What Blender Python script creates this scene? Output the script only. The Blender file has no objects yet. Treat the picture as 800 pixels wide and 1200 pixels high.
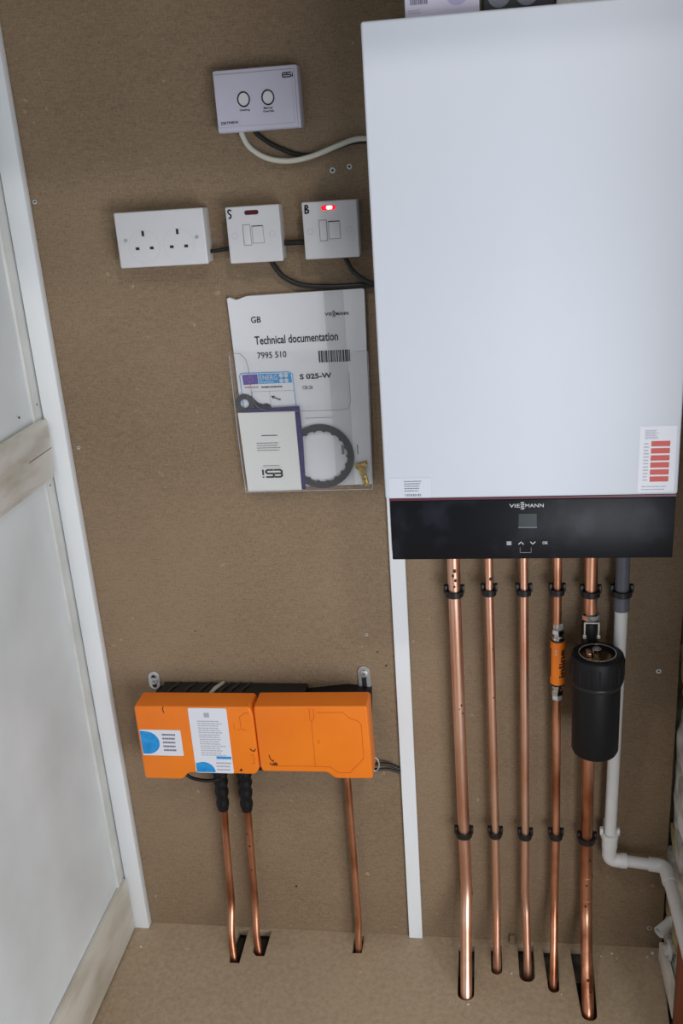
import bpy, bmesh, math, random
from mathutils import Vector, Matrix, noise
from mathutils.geometry import tessellate_polygon
random.seed(7)
SC = bpy.context.scene
COL = SC.collection

# ------------------------------------------------------------------ camera
cam_d = bpy.data.cameras.new('camera'); cam = bpy.data.objects.new('camera', cam_d); COL.objects.link(cam)
cam_d.sensor_fit = 'VERTICAL'; cam_d.sensor_height = 36; cam_d.sensor_width = 24
cam_d.lens = 1121.58/1200*36; cam_d.clip_start = .02
Rm = [[0.98886207, -0.14811451, 0.01462553], [0.13382640, 0.92784564, 0.34812780], [-0.06513301, -0.34229309, 0.93733299]]
M = Matrix.Identity(4)
for i in range(3):
    M[i][0] = Rm[i][0]; M[i][1] = Rm[i][2]; M[i][2] = -Rm[i][1]
M[0][3], M[1][3], M[2][3] = 0.30122, -1.56829, 1.52492
cam.matrix_world = M
SC.camera = cam
# ------------------------------------------------------------------ view, world, lamps
SC.view_settings.view_transform = 'Standard'; SC.view_settings.look = 'None'
SC.view_settings.gamma = 1; SC.view_settings.use_curve_mapping = False
SC.view_settings.exposure = 0.08
W = bpy.data.worlds.new('room_air'); SC.world = W; W.use_nodes = True
W.node_tree.nodes['Background'].inputs[0].default_value = (.80, .88, 1.0, 1)
W.node_tree.nodes['Background'].inputs[1].default_value = .12


def lamp(name, loc, target, size, power, color):
    d = bpy.data.lights.new(name, 'AREA'); d.shape = 'DISK'; d.size = size; d.energy = power; d.color = color
    o = bpy.data.objects.new(name, d); COL.objects.link(o); o.location = loc
    o.rotation_euler = (Vector(target)-Vector(loc)).to_track_quat('-Z', 'Y').to_euler()
    o['label'] = 'ceiling lamp'; o['category'] = 'lamp'
    return o


lamp('ceiling_lamp', (.98, -2.20, 2.98), (.2, 0, .6), .16, 10.5, (1, .96, .90))
lamp('ceiling_lamp', (-.40, -1.62, 3.00), (.0, 0, .5), .16, 7.5, (1, .96, .90))
# unseen soft fill added behind the camera, right, for the pipes and lower wall
fill_data = bpy.data.lights.new('added_fill_light', 'AREA'); fill_data.shape = 'RECTANGLE'; fill_data.size = 1.4; fill_data.size_y = 1.15; fill_data.energy = 31; fill_data.color = (.93, .96, 1)
fill_ob = bpy.data.objects.new('added_fill_light', fill_data); COL.objects.link(fill_ob); fill_ob.location = (1.24, -2.0, .58)
fill_ob.rotation_euler = (Vector((.2, 0, .58))-fill_ob.location).to_track_quat('-Z', 'Y').to_euler()
fill_ob['label'] = 'unseen fill light added behind the camera'; fill_ob['category'] = 'lamp'


# ------------------------------------------------------------------ materials
def mat(name, col, rough=.5, metal=0., var=.06, vscale=8., bump=0., bscale=200., spec=.5, col2=None, stretch=None, emit=0, coat=0, thr=(.35, .65), detail=6):
    m = bpy.data.materials.new(name); m.use_nodes = True; nt = m.node_tree; N = nt.nodes; L = nt.links
    b = N['Principled BSDF']; b.inputs['Roughness'].default_value = rough; b.inputs['Metallic'].default_value = metal
    b.inputs['Specular IOR Level'].default_value = spec; b.inputs['Coat Weight'].default_value = coat
    tc = N.new('ShaderNodeTexCoord'); mp = N.new('ShaderNodeMapping'); L.new(tc.outputs['Object'], mp.inputs[0])
    if stretch: mp.inputs['Scale'].default_value = stretch
    nz = N.new('ShaderNodeTexNoise'); nz.inputs['Scale'].default_value = vscale; nz.inputs['Detail'].default_value = detail
    L.new(mp.outputs[0], nz.inputs['Vector'])
    rp = N.new('ShaderNodeValToRGB'); L.new(nz.outputs['Fac'], rp.inputs[0])
    c2 = col2 or tuple(c*(1-var*2) for c in col)
    rp.color_ramp.elements[0].position = thr[0]; rp.color_ramp.elements[1].position = thr[1]
    rp.color_ramp.elements[0].color = (*c2, 1); rp.color_ramp.elements[1].color = (*col, 1)
    L.new(rp.outputs[0], b.inputs['Base Color'])
    if emit:
        b.inputs['Emission Color'].default_value = (*col, 1); b.inputs['Emission Strength'].default_value = emit
    if bump:
        n2 = N.new('ShaderNodeTexNoise'); n2.inputs['Scale'].default_value = bscale; n2.inputs['Detail'].default_value = 4
        L.new(mp.outputs[0], n2.inputs['Vector'])
        bp = N.new('ShaderNodeBump'); bp.inputs['Strength'].default_value = bump; bp.inputs['Distance'].default_value = .001
        L.new(n2.outputs['Fac'], bp.inputs['Height']); L.new(bp.outputs[0], b.inputs['Normal'])
    return m


def s(r, g, b):
    f = lambda v: (v/255/12.92) if v/255 <= .04045 else ((v/255+.055)/1.055)**2.4
    return (f(r), f(g), f(b))


def board_mat(name, c1, c2):
    """hardboard with a faint canvas weave and broad mottling"""
    m = bpy.data.materials.new(name); m.use_nodes = True; nt = m.node_tree; N = nt.nodes; L = nt.links
    b = N['Principled BSDF']; b.inputs['Roughness'].default_value = .62; b.inputs['Specular IOR Level'].default_value = .3
    tc = N.new('ShaderNodeTexCoord')
    def nz(scale, det, st=(1, 1, 1)):
        mp = N.new('ShaderNodeMapping'); mp.inputs['Scale'].default_value = st; L.new(tc.outputs['Object'], mp.inputs[0])
        n = N.new('ShaderNodeTexNoise'); n.inputs['Scale'].default_value = scale; n.inputs['Detail'].default_value = det
        L.new(mp.outputs[0], n.inputs['Vector']); return n
    big = nz(2.2, 8); hx = nz(95, 2, (1, 1, 8)); hz = nz(95, 2, (8, 8, 1)); fine = nz(420, 3); spk = nz(55, 2)
    def mix(a, bb, op, fac=1.0):
        n = N.new('ShaderNodeMath'); n.operation = op
        for i, v in enumerate((a, bb)):
            if isinstance(v, (int, float)): n.inputs[i].default_value = v
            else: L.new(v, n.inputs[i])
        return n.outputs[0]
    w = mix(mix(hx.outputs['Fac'], hz.outputs['Fac'], 'ADD'), fine.outputs['Fac'], 'ADD')
    f = mix(mix(big.outputs['Fac'], .5, 'MULTIPLY'), mix(w, .42, 'MULTIPLY'), 'ADD')
    rp = N.new('ShaderNodeValToRGB'); L.new(f, rp.inputs[0])
    rp.color_ramp.elements[0].position = .66; rp.color_ramp.elements[1].position = 1.04
    rp.color_ramp.elements[0].color = (*c2, 1); rp.color_ramp.elements[1].color = (*c1, 1)
    # scattered pale specks
    r2 = N.new('ShaderNodeValToRGB'); L.new(spk.outputs['Fac'], r2.inputs[0])
    r2.color_ramp.elements[0].position = .72; r2.color_ramp.elements[1].position = .80
    mx = N.new('ShaderNodeMix'); mx.data_type = 'RGBA'; L.new(r2.outputs[0], mx.inputs[0])
    L.new(rp.outputs[0], mx.inputs[6]); mx.inputs[7].default_value = (*[c*1.35 for c in c1], 1)
    L.new(mx.outputs[2], b.inputs['Base Color'])
    bp = N.new('ShaderNodeBump'); bp.inputs['Strength'].default_value = .35; bp.inputs['Distance'].default_value = .0006
    L.new(w, bp.inputs['Height']); L.new(bp.outputs[0], b.inputs['Normal'])
    return m


BOARD = board_mat('hardboard', s(146, 125, 101), s(112, 93, 73))
FLOORB = board_mat('floor_hardboard', s(190, 171, 146), s(160, 142, 118))
TRIMW = mat('white_painted_trim', s(236, 240, 244), .4, var=.03, vscale=12, stretch=(1, 1, .15), bump=.15, bscale=60)
WALLP = mat('grey_painted_panel', s(230, 236, 240), .42, col2=s(212, 218, 220), vscale=5, thr=(.3, .7), bump=.15, bscale=30)
WALLS = mat('grey_painted_stile', s(218, 220, 218), .5, col2=s(200, 202, 198), vscale=9, bump=.15, bscale=40)
RAILW = mat('worn_cream_paint', s(226, 224, 217), .55, col2=s(190, 184, 170), vscale=14, stretch=(1, .5, 2), thr=(.3, .55), bump=.6, bscale=90)
BASEW = mat('scuffed_pale_wood', s(224, 221, 210), .6, col2=s(190, 182, 164), vscale=16, stretch=(1, .35, 1), thr=(.3, .6), bump=.5, bscale=70)
WHITE = mat('boiler_white', s(210, 215, 226), .5, var=.015, vscale=3)
PLASTW = mat('white_plastic', s(212, 212, 216), .32, var=.01, vscale=20)
PLASTO = mat('aged_white_plastic', s(206, 204, 202), .42, var=.02, vscale=20)
LILAC = mat('lilac_white_plastic', s(200, 197, 214), .35, var=.01)
GLASS = mat('black_glass_panel', s(44, 47, 58), .38, col2=s(17, 18, 23), vscale=20, thr=(.52, .80), spec=.2)
MAROON = mat('maroon_strip', s(92, 30, 48), .4)
BLACK = mat('black_plastic', s(24, 24, 26), .42, var=.1)
BLACKM = mat('black_matt_plastic', s(16, 17, 21), .5, var=.08, spec=.3, bump=.1, bscale=300)
CABLE = mat('black_cable_sheath', s(28, 28, 28), .4)
CABLEW = mat('white_cable_sheath', s(214, 212, 200), .45)
INK = mat('black_ink', s(26, 26, 34), .6)
GREYINK = mat('grey_ink', s(120, 122, 134), .6)
LIGHTINK = mat('pale_grey_ink', s(176, 178, 190), .6)
WINK = mat('white_print', s(205, 208, 212), .5)
COPPER = mat('copper', s(250, 206, 184), .36, 1., col2=s(222, 160, 130), vscale=22, stretch=(1, 1, .3), thr=(.28, .6), bump=.12, bscale=50)
COPPERD = mat('tarnished_copper', s(240, 178, 146), .36, 1., col2=s(168, 106, 76), vscale=24, stretch=(1, 1, .35), thr=(.34, .62), bump=.15, bscale=50)
SPOT = mat('dark_flux_stain', s(60, 34, 24), .5)
CHROME = mat('chrome', s(225, 225, 225), .16, 1., col2=s(165, 165, 165), vscale=60)
STEEL = mat('zinc_steel', s(214, 216, 216), .4, .7, var=.1, vscale=60)
ORANGE = mat('orange_plastic', s(246, 134, 30), .36, col2=s(236, 118, 24), vscale=7, thr=(.3, .7))
ORANGED = mat('orange_plastic_line', s(214, 104, 18), .45)
BROWNINK = mat('dark_marker', s(74, 22, 12), .6)
STICK = mat('sticker_paper', s(226, 228, 238), .5, var=.01)
BLUE = mat('blue_print', s(10, 132, 208), .45, col2=s(40, 160, 226), vscale=60)
RED = mat('red_print', s(206, 84, 76), .5, var=.05, vscale=200)
PAPER = mat('white_paper', s(220, 222, 228), .6, var=.015)
PAPERC = mat('cream_white_paper', s(222, 223, 221), .6, var=.01)
PURPLE = mat('purple_print', s(50, 34, 98), .5)
PURPLE2 = mat('purple_flag_print', s(96, 76, 162), .5)
SKY = mat('light_blue_print', s(44, 150, 214), .5)
DGREY = mat('dark_grey_plastic', s(54, 54, 58), .45, var=.1)
BRASS = mat('speckled_brass', s(206, 178, 100), .35, .8, col2=s(120, 92, 46), vscale=260, thr=(.4, .55), bump=.5, bscale=300)
WPIPE = mat('white_waste_pipe', s(216, 216, 216), .4, var=.03, vscale=14)
GPIPE = mat('grey_pipe', s(92, 94, 104), .45)
LENSD = mat('neon_lens_off', s(80, 16, 26), .2)
LENSR = mat('neon_lens_lit', s(225, 20, 40), .2, emit=1.1)
LENSH = mat('neon_glow', (1., .42, .38), .2, emit=5.)
PLAST = mat('rough_plaster', s(226, 226, 222), .85, col2=s(160, 157, 147), vscale=24, thr=(.32, .6), bump=1., bscale=60)
MORTAR = mat('old_mortar', s(120, 112, 96), .9, col2=s(80, 72, 60), vscale=30, bump=1., bscale=80)
STONEO = mat('olive_stone', s(166, 152, 110), .85, col2=s(120, 108, 76), vscale=20, bump=.6, bscale=90)
STONEG = mat('grey_stone', s(196, 194, 188), .85, col2=s(140, 136, 128), vscale=20, bump=.6, bscale=90)
WOODB = mat('red_brown_timber', s(150, 84, 52), .55, col2=s(110, 58, 34), vscale=10, stretch=(1, 1, .1))
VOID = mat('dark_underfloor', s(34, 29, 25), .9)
CEIL = mat('ceiling_paint', s(190, 186, 178), .8)
BOXG = mat('olive_card_edge', s(84, 84, 40), .6)
SCREEN = mat('grey_lcd', s(50, 58, 60), .25)
SMUDGE = mat('dusty_smudge', s(60, 62, 72), .6)


def film_mat():
    m = bpy.data.materials.new('clear_plastic_film'); m.use_nodes = True; nt = m.node_tree; N = nt.nodes; L = nt.links
    N.remove(N['Principled BSDF'])
    t = N.new('ShaderNodeBsdfTransparent'); t.inputs[0].default_value = (.99, .99, .99, 1)
    g = N.new('ShaderNodeBsdfGlossy'); g.inputs['Roughness'].default_value = .22
    d = N.new('ShaderNodeBsdfDiffuse'); d.inputs[0].default_value = (.8, .82, .86, 1)
    nz = N.new('ShaderNodeTexNoise'); nz.inputs['Scale'].default_value = 25
    bp = N.new('ShaderNodeBump'); bp.inputs['Strength'].default_value = .4; bp.inputs['Distance'].default_value = .002
    L.new(nz.outputs['Fac'], bp.inputs['Height']); L.new(bp.outputs[0], g.inputs['Normal'])
    m1 = N.new('ShaderNodeMixShader'); m1.inputs[0].default_value = .015; L.new(t.outputs[0], m1.inputs[1]); L.new(d.outputs[0], m1.inputs[2])
    m2 = N.new('ShaderNodeMixShader'); m2.inputs[0].default_value = .03; L.new(m1.outputs[0], m2.inputs[1]); L.new(g.outputs[0], m2.inputs[2])
    L.new(m2.outputs[0], N['Material Output'].inputs[0])
    return m


FILM = film_mat()


# ------------------------------------------------------------------ object helpers
def tag(o, label=None, cat=None, group=None, kind=None):
    if label: o['label'] = label
    if cat: o['category'] = cat
    if group: o['group'] = group
    if kind: o['kind'] = kind
    return o


def thing(name, loc, label, cat, group=None):
    o = bpy.data.objects.new(name, None); COL.objects.link(o); o.location = loc; o.empty_display_size = .02
    return tag(o, label, cat, group)


def wloc(o):
    v = Vector((0, 0, 0))
    while o is not None:
        v = v + Vector(o.location); o = o.parent
    return v


def link(name, bm, m, parent=None, smooth=False, angle=35):
    """every mesh is drawn in world metres, then re-centred on its own origin"""
    bm.normal_update()
    vs = [v.co.copy() for v in bm.verts]
    lo = Vector([min(v[i] for v in vs) for i in range(3)]); hi = Vector([max(v[i] for v in vs) for i in range(3)])
    c = (lo+hi)/2
    if parent is None: c.z = lo.z
    for v in bm.verts: v.co -= c
    me = bpy.data.meshes.new(name); bm.to_mesh(me); bm.free()
    me.materials.append(m)
    if smooth:
        for p in me.polygons: p.use_smooth = len(p.vertices) <= 6
        try: me.set_sharp_from_angle(angle=math.radians(angle))
        except Exception: pass
    o = bpy.data.objects.new(name, me); COL.objects.link(o)
    if parent is not None:
        o.parent = parent; o.location = c-wloc(parent)
    else: o.location = c
    return o


def B():
    return bmesh.new()


def add_box(bm, x0, x1, y0, y1, z0, z1, bev=0, seg=2, rot=None):
    r = bmesh.ops.create_cube(bm, size=1)
    vs = r['verts']
    c = Vector(((x0+x1)/2, (y0+y1)/2, (z0+z1)/2)); d = Vector((abs(x1-x0), abs(y1-y0), abs(z1-z0)))
    for v in vs: v.co = Vector((v.co.x*d.x, v.co.y*d.y, v.co.z*d.z))
    if bev:
        es = list({e for v in vs for e in v.link_edges})
        rr = bmesh.ops.bevel(bm, geom=es, offset=bev, segments=seg, affect='EDGES', profile=.5)
        vs = list({v for v in rr['verts']} | {v for v in vs if v.is_valid})
        vs = [v for v in vs if v.is_valid]
    for v in vs:
        if rot: v.co = rot @ v.co
        v.co += c
    return bm


def box(name, x0, x1, y0, y1, z0, z1, m, parent=None, bev=0, seg=2, rot=None):
    bm = B(); add_box(bm, x0, x1, y0, y1, z0, z1, bev, seg, rot)
    return link(name, bm, m, parent, smooth=bev > 0)


def fillet(pts, r, n=8):
    pts = [Vector(p) for p in pts]; out = [pts[0]]
    for i in range(1, len(pts)-1):
        a, b, c = pts[i-1], pts[i], pts[i+1]
        d1 = (a-b); d2 = (c-b); t = min(r, d1.length*.49, d2.length*.49)
        p, q = b+d1.normalized()*t, b+d2.normalized()*t
        for k in range(n+1):
            u = k/n; out.append(p*(1-u)**2+b*2*u*(1-u)+q*u*u)
    out.append(pts[-1]); return out


def catmull(pts, n=8):
    P = [Vector(p) for p in pts]; P = [P[0]*2-P[1]]+P+[P[-1]*2-P[-2]]; out = []
    for i in range(1, len(P)-2):
        for k in range(n):
            t = k/n
            out.append(.5*((2*P[i])+(P[i+1]-P[i-1])*t+(2*P[i-1]-5*P[i]+4*P[i+1]-P[i+2])*t*t+(3*P[i]-P[i-1]-3*P[i+1]+P[i+2])*t**3))
    out.append(P[-2]); return out


def add_tube(bm, path, r, n=20, caps=True, hollow=0):
    path = [Vector(p) for p in path]; rings = []
    t0 = (path[1]-path[0]).normalized()
    u = t0.orthogonal().normalized()
    for i, p in enumerate(path):
        if i == 0: t = t0
        elif i == len(path)-1: t = (path[-1]-path[-2]).normalized()
        else: t = ((path[i+1]-p).normalized()+(p-path[i-1]).normalized()).normalized()
        u = (u-t*u.dot(t)).normalized(); w = t.cross(u)
        rr = r[i] if isinstance(r, (list, tuple)) else r
        rings.append([bm.verts.new(p+(u*math.cos(2*math.pi*k/n)+w*math.sin(2*math.pi*k/n))*rr) for k in range(n)])
    for a, b in zip(rings, rings[1:]):
        for k in range(n): bm.faces.new((a[k], a[(k+1) % n], b[(k+1) % n], b[k]))
    if hollow:
        for ring, other in ((rings[0], path[0]), (rings[-1], path[-1])):
            sgn = 1 if ring is rings[0] else -1
            t = (path[1]-path[0]).normalized() if sgn == 1 else (path[-2]-path[-1]).normalized()
            inn = [bm.verts.new(other+(v.co-other)*hollow) for v in ring]
            deep = [bm.verts.new(other+(v.co-other)*hollow+t*.02) for v in ring]
            for k in range(n):
                bm.faces.new((ring[k], ring[(k+1) % n], inn[(k+1) % n], inn[k]))
                bm.faces.new((inn[k], inn[(k+1) % n], deep[(k+1) % n], deep[k]))
            bm.faces.new(deep)
    elif caps:
        bm.faces.new(list(reversed(rings[0]))); bm.faces.new(rings[-1])
    return bm


def tube(name, path, r, m, parent=None, n=20, hollow=0):
    bm = B(); add_tube(bm, path, r, n, True, hollow)
    bmesh.ops.recalc_face_normals(bm, faces=bm.faces)
    return link(name, bm, m, parent, smooth=True, angle=50)


def add_lathe(bm, cx, cy, prof, n=28, sides=None):
    """prof: list of (r, z); axis vertical"""
    n = sides or n; rings = []
    for r, z in prof:
        rings.append([bm.verts.new((cx+r*math.cos(2*math.pi*(k+.5)/n), cy+r*math.sin(2*math.pi*(k+.5)/n), z)) for k in range(n)])
    for a, b in zip(rings, rings[1:]):
        for k in range(n): bm.faces.new((a[k], a[(k+1) % n], b[(k+1) % n], b[k]))
    bm.faces.new(rings[0]); bm.faces.new(rings[-1])
    return bm


def lathe(name, cx, cy, prof, m, parent=None, sides=None, n=32):
    bm = B(); add_lathe(bm, cx, cy, prof, n, sides)
    bmesh.ops.recalc_face_normals(bm, faces=bm.faces)
    return link(name, bm, m, parent, smooth=True, angle=30)


def add_prism(bm, pts, y0, y1, bev=0, seg=2):
    """polygon pts (x,z) extruded from y0 (back) to y1 (front, smaller y)"""
    a = [bm.verts.new((x, y0, z)) for x, z in pts]; b = [bm.verts.new((x, y1, z)) for x, z in pts]
    f1 = bm.faces.new(a); f2 = bm.faces.new(list(reversed(b))); n = len(pts)
    for k in range(n): bm.faces.new((a[k], b[k], b[(k+1) % n], a[(k+1) % n]))
    bmesh.ops.recalc_face_normals(bm, faces=bm.faces)
    if bev:
        es = list(f2.edges)
        bmesh.ops.bevel(bm, geom=es, offset=bev, segments=seg, affect='EDGES', profile=.5)
    return bm


def prism(name, pts, y0, y1, m, parent=None, bev=0, seg=3):
    bm = B(); add_prism(bm, pts, y0, y1, bev, seg)
    return link(name, bm, m, parent, smooth=bev > 0)


def rrect(x0, x1, z0, z1, r, n=5):
    out = []
    for cx, cz, a in ((x1-r, z1-r, 0), (x0+r, z1-r, 90), (x0+r, z0+r, 180), (x1-r, z0+r, 270)):
        for k in range(n+1):
            t = math.radians(a+90*k/n); out.append((cx+r*math.cos(t), cz+r*math.sin(t)))
    return out


def disc_pts(cx, cz, r, n=28, a0=0, a1=360):
    full = abs(a1-a0) >= 360
    return [(cx+r*math.cos(math.radians(a0+(a1-a0)*k/(n if full else n-1))), cz+r*math.sin(math.radians(a0+(a1-a0)*k/(n if full else n-1)))) for k in range(n)]


def add_ring(bm, cx, cz, ro, ri, y0, y1, n=36, sx=1, sz=1, bumps=None):
    O = []; I = []
    for y in (y0, y1):
        O.append([bm.verts.new((cx+sx*ro*math.cos(2*math.pi*k/n), y, cz+sz*ro*math.sin(2*math.pi*k/n))) for k in range(n)])
        rr = [(ri if not bumps or (k % bumps) else ri-.003) for k in range(n)]
        I.append([bm.verts.new((cx+sx*rr[k]*math.cos(2*math.pi*k/n), y, cz+sz*rr[k]*math.sin(2*math.pi*k/n))) for k in range(n)])
    for k in range(n):
        j = (k+1) % n
        bm.faces.new((O[1][k], O[1][j], I[1][j], I[1][k])); bm.faces.new((O[0][k], O[0][j], I[0][j], I[0][k]))
        bm.faces.new((O[0][k], O[0][j], O[1][j], O[1][k])); bm.faces.new((I[0][k], I[0][j], I[1][j], I[1][k]))
    bmesh.ops.recalc_face_normals(bm, faces=bm.faces)
    return bm


def text(name, body, x0, x1, z0, z1, y, m, parent, rot=0, thick=.0003, bold=0, tilt=0):
    """flat lettering on the plane y, fitted to the rectangle x0..x1, z0..z1 (rot in degrees within the plane)"""
    c = bpy.data.curves.new(name, 'FONT'); c.body = body; c.extrude = 0; c.offset = bold; c.resolution_u = 3
    o = bpy.data.objects.new('tmp', c); me = bpy.data.meshes.new_from_object(o)
    bpy.data.objects.remove(o); bm = B(); bm.from_mesh(me); bpy.data.meshes.remove(me)
    a, b = math.cos(math.radians(rot)), math.sin(math.radians(rot))
    for v in bm.verts: v.co = Vector((v.co.x*a-v.co.y*b, v.co.x*b+v.co.y*a, 0))
    lx, hx = min(v.co.x for v in bm.verts), max(v.co.x for v in bm.verts)
    ly, hy = min(v.co.y for v in bm.verts), max(v.co.y for v in bm.verts)
    for v in bm.verts:
        u = (v.co.x-lx)/(hx-lx); w = (v.co.y-ly)/(hy-ly)
        v.co = Vector((x0+u*(x1-x0), y, z0+w*(z1-z0)+tilt*u))
    g = bmesh.ops.extrude_face_region(bm, geom=list(bm.faces))
    for e in g['geom']:
        if isinstance(e, bmesh.types.BMVert): e.co.y -= thick
    bmesh.ops.recalc_face_normals(bm, faces=bm.faces)
    return link(name, bm, m, parent)


def stroke(name, lines, w, y, m, parent, thick=.0004, n=6):
    """pen or printed lines: list of polylines [(x,z)...] drawn as thin ribbons"""
    bm = B()
    for ln in lines:
        P = [Vector((a, 0, b)) for a, b in ln]
        for p, q in zip(P, P[1:]):
            d = (q-p)
            if d.length < 1e-6: continue
            t = d.normalized(); nn = Vector((-t.z, 0, t.x))*w/2; e = t*w*.25
            vs = [bm.verts.new(v+Vector((0, y, 0))) for v in (p-e+nn, p-e-nn, q+e-nn, q+e+nn)]
            us = [bm.verts.new(v.co+Vector((0, -thick, 0))) for v in vs]
            bm.faces.new(us)
            for k in range(4): bm.faces.new((vs[k], vs[(k+1) % 4], us[(k+1) % 4], us[k]))
    bmesh.ops.recalc_face_normals(bm, faces=bm.faces)
    return link(name, bm, m, parent)


def print_rows(name, x0, x1, z0, z1, rows, y, m, parent, fill=.5, seed=1, hgt=.45):
    """small print too blurred to read: rows of broken word-length marks"""
    rd = random.Random(seed); bm = B(); dz = (z1-z0)/rows
    for i in range(rows):
        z = z1-dz*(i+.5); x = x0; end = x1-(x1-x0)*rd.random()*.25
        while x < end:
            w = min((x1-x0)*(.05+.13*rd.random()), end-x)
            add_box(bm, x, x+w*.85, y, y-.0002, z-dz*hgt/2, z+dz*hgt/2); x += w
    return link(name, bm, m, parent)


# ================================================================== SETTING
XL = -.466
def slab(name, outer, holes, z0, z1, m):
    loops = [[Vector((x, y, 0)) for x, y in outer]]+[[Vector((x, y, 0)) for x, y in h] for h in holes]
    flat = [p for l in loops for p in l]; tris = tessellate_polygon(loops)
    bm = B(); T = [bm.verts.new((p.x, p.y, z1)) for p in flat]; D = [bm.verts.new((p.x, p.y, z0)) for p in flat]
    for t in tris:
        bm.faces.new([T[i] for i in t]); bm.faces.new([D[i] for i in reversed(t)])
    k = 0
    for l in loops:
        n = len(l)
        for i in range(n): bm.faces.new((T[k+i], T[k+(i+1) % n], D[k+(i+1) % n], D[k+i]))
        k += n
    bmesh.ops.recalc_face_normals(bm, faces=bm.faces)
    return link(name, bm, m)


def slot(cx0, cx1, y0, y1, tw=0):
    """slot from near the wall (y0) to a rounded end (y1, nearer the camera)"""
    r = (cx1-cx0)/2; c = (cx0+cx1)/2
    pts = [(cx0-tw, y0), (cx0, y1+r)]
    for k in range(1, 8):
        a = math.pi+math.pi*k/8; pts.append((c+r*math.cos(a), y1+r+r*math.sin(a)))
    pts += [(cx1, y1+r), (cx1+tw, y0)]
    return pts


holes = [
    [(-.236, -.072), (-.231, -.098), (-.210, -.098), (-.211, -.006), (-.232, -.006)],
    [(-.190, -.066), (-.179, -.077), (-.162, -.076), (-.161, -.006), (-.188, -.006)],
    [(.018, -.006), (.018, -.056), (.038, -.054), (.038, -.006)],
    slot(.235, .267, -.018, -.157), slot(.300, .322, -.014, -.090), slot(.355, .385, -.010, -.104, .001),
    slot(.409, .430, -.012, -.126, .005), slot(.466, .495, -.010, -.186, .008)]
fl = slab('floor', [(XL-.002, 0), (.638, 0), (.622, -.19), (.60, -.40), (.60, -1.9), (XL-.002, -1.9)], holes, -.016, 0, FLOORB)
tag(fl, kind='structure')
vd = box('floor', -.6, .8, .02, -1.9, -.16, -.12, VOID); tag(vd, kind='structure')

wb = box('wall_back', XL-.05, .72, .016, .06, -.15, 2.05, MORTAR); tag(wb, kind='structure')
o = box('board', XL-.02, .1480, 0, .013, 0, 2.0, BOARD, wb)
o = box('board', .14805, .6395, 0, .013, 0, 2.0, BOARD, wb)
# left wall: grey painted panel with a stile beside the batten
wl = box('wall_left', XL-.03, XL-.004, 0, -1.9, -.12, 2.05, WALLP); tag(wl, kind='structure')
box('corner_stile', XL-.006, XL, -.001, -.043, .0, 2.0, WALLS, wl, .002)
tube('bead', [(XL-.003, -.047, .0), (XL-.003, -.047, 2.0)], .0042, WALLS, wl, 12)
for (sy, sz) in ((-.030, 1.165), (-.034, 1.018), (-.10, 1.16)):
    tube('nail_dent', [(XL+.0003, sy, sz), (XL-.001, sy, sz)], .002, SPOT, wl, 10)
# cross rail
bm = B(); add_box(bm, XL-.004, XL+.013, -.026, -1.9, 1.040, 1.137, .003)
for v in bm.verts: v.co += Vector((0, 0, .002*noise.noise(v.co*30)))
t3 = link('trim_3', bm, RAILW, smooth=True); tag(t3, kind='structure')
box('timber_crack', XL+.0118, XL+.0134, -.030, -.120, 1.0862, 1.0872, SPOT, t3)
t4 = box('trim_4', XL-.004, XL+.008, -.030, -1.9, 1.031, 1.0395, RAILW, None, .002); tag(t4, kind='structure')
bl = box('baseboard_left', XL-.004, XL+.008, -.022, -1.9, .004, .137, BASEW, None, .003); tag(bl, kind='structure')
# corner batten and centre batten
t1 = box('trim_1', -.464, -.4285, -.0005, -.020, .001, 2.0, TRIMW, None, .0022, 2); tag(t1, kind='structure')
t2 = box('trim_2', .1325, .1600, -.0005, -.008, .001, .99, TRIMW, None, .0008, 1); tag(t2, kind='structure')
# unseen low slab and lintel added to shade the wall top; room ceiling beyond
c1 = box('ceiling', -.9, 1.1, .06, -.45, 1.85, 1.90, CEIL); tag(c1, kind='structure')
c2 = box('ceiling', -1.6, 1.9, -.45, -2.9, 3.10, 3.14, CEIL); tag(c2, kind='structure')
c3 = box('shade_lintel', -.9, 1.1, -.45, -.49, 1.85, 3.10, TRIMW); tag(c3, kind='structure')

# right wall: broken plaster over stones
def rough_grid(name, m, parent=None, x=.648, y0=.016, y1=-.55, z0=-.14, z1=2.0, step=.012, amp=.007, seed=0):
    bm = B(); ny = int(abs(y1-y0)/.02); nz = int((z1-z0)/.02)
    g = []
    for i in range(ny+1):
        row = []
        for j in range(nz+1):
            y = y0+(y1-y0)*i/ny; z = z0+(z1-z0)*j/nz
            d = noise.noise(Vector((y*9, z*9, seed)))*amp+noise.noise(Vector((y*40, z*40, seed)))*amp*.5
            if noise.noise(Vector((y*14+3, z*10, 5))) < -.22: d += .006
            row.append(bm.verts.new((x+d, y, z)))
        g.append(row)
    for i in range(ny):
        for j in range(nz): bm.faces.new((g[i][j], g[i][j+1], g[i+1][j+1], g[i+1][j]))
    bk = [bm.verts.new((x+.08, yy, zz)) for yy, zz in ((y0, z0), (y0, z1), (y1, z1), (y1, z0))]
    bm.faces.new(bk)
    return link(name, bm, m, parent, smooth=True)


wr = rough_grid('wall_right', PLAST); tag(wr, kind='structure')


def stone(y, z, w, h, m, sd, x=.649):
    bm = B(); add_box(bm, x-.008, x+.02, y-w/2, y+w/2, z-h/2, z+h/2, .004, 2)
    for v in bm.verts: v.co += Vector([noise.noise(v.co*60+Vector((sd, k*7, 0)))*.005 for k in range(3)])
    o = link('stone', bm, m, wr, smooth=True); return o


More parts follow.
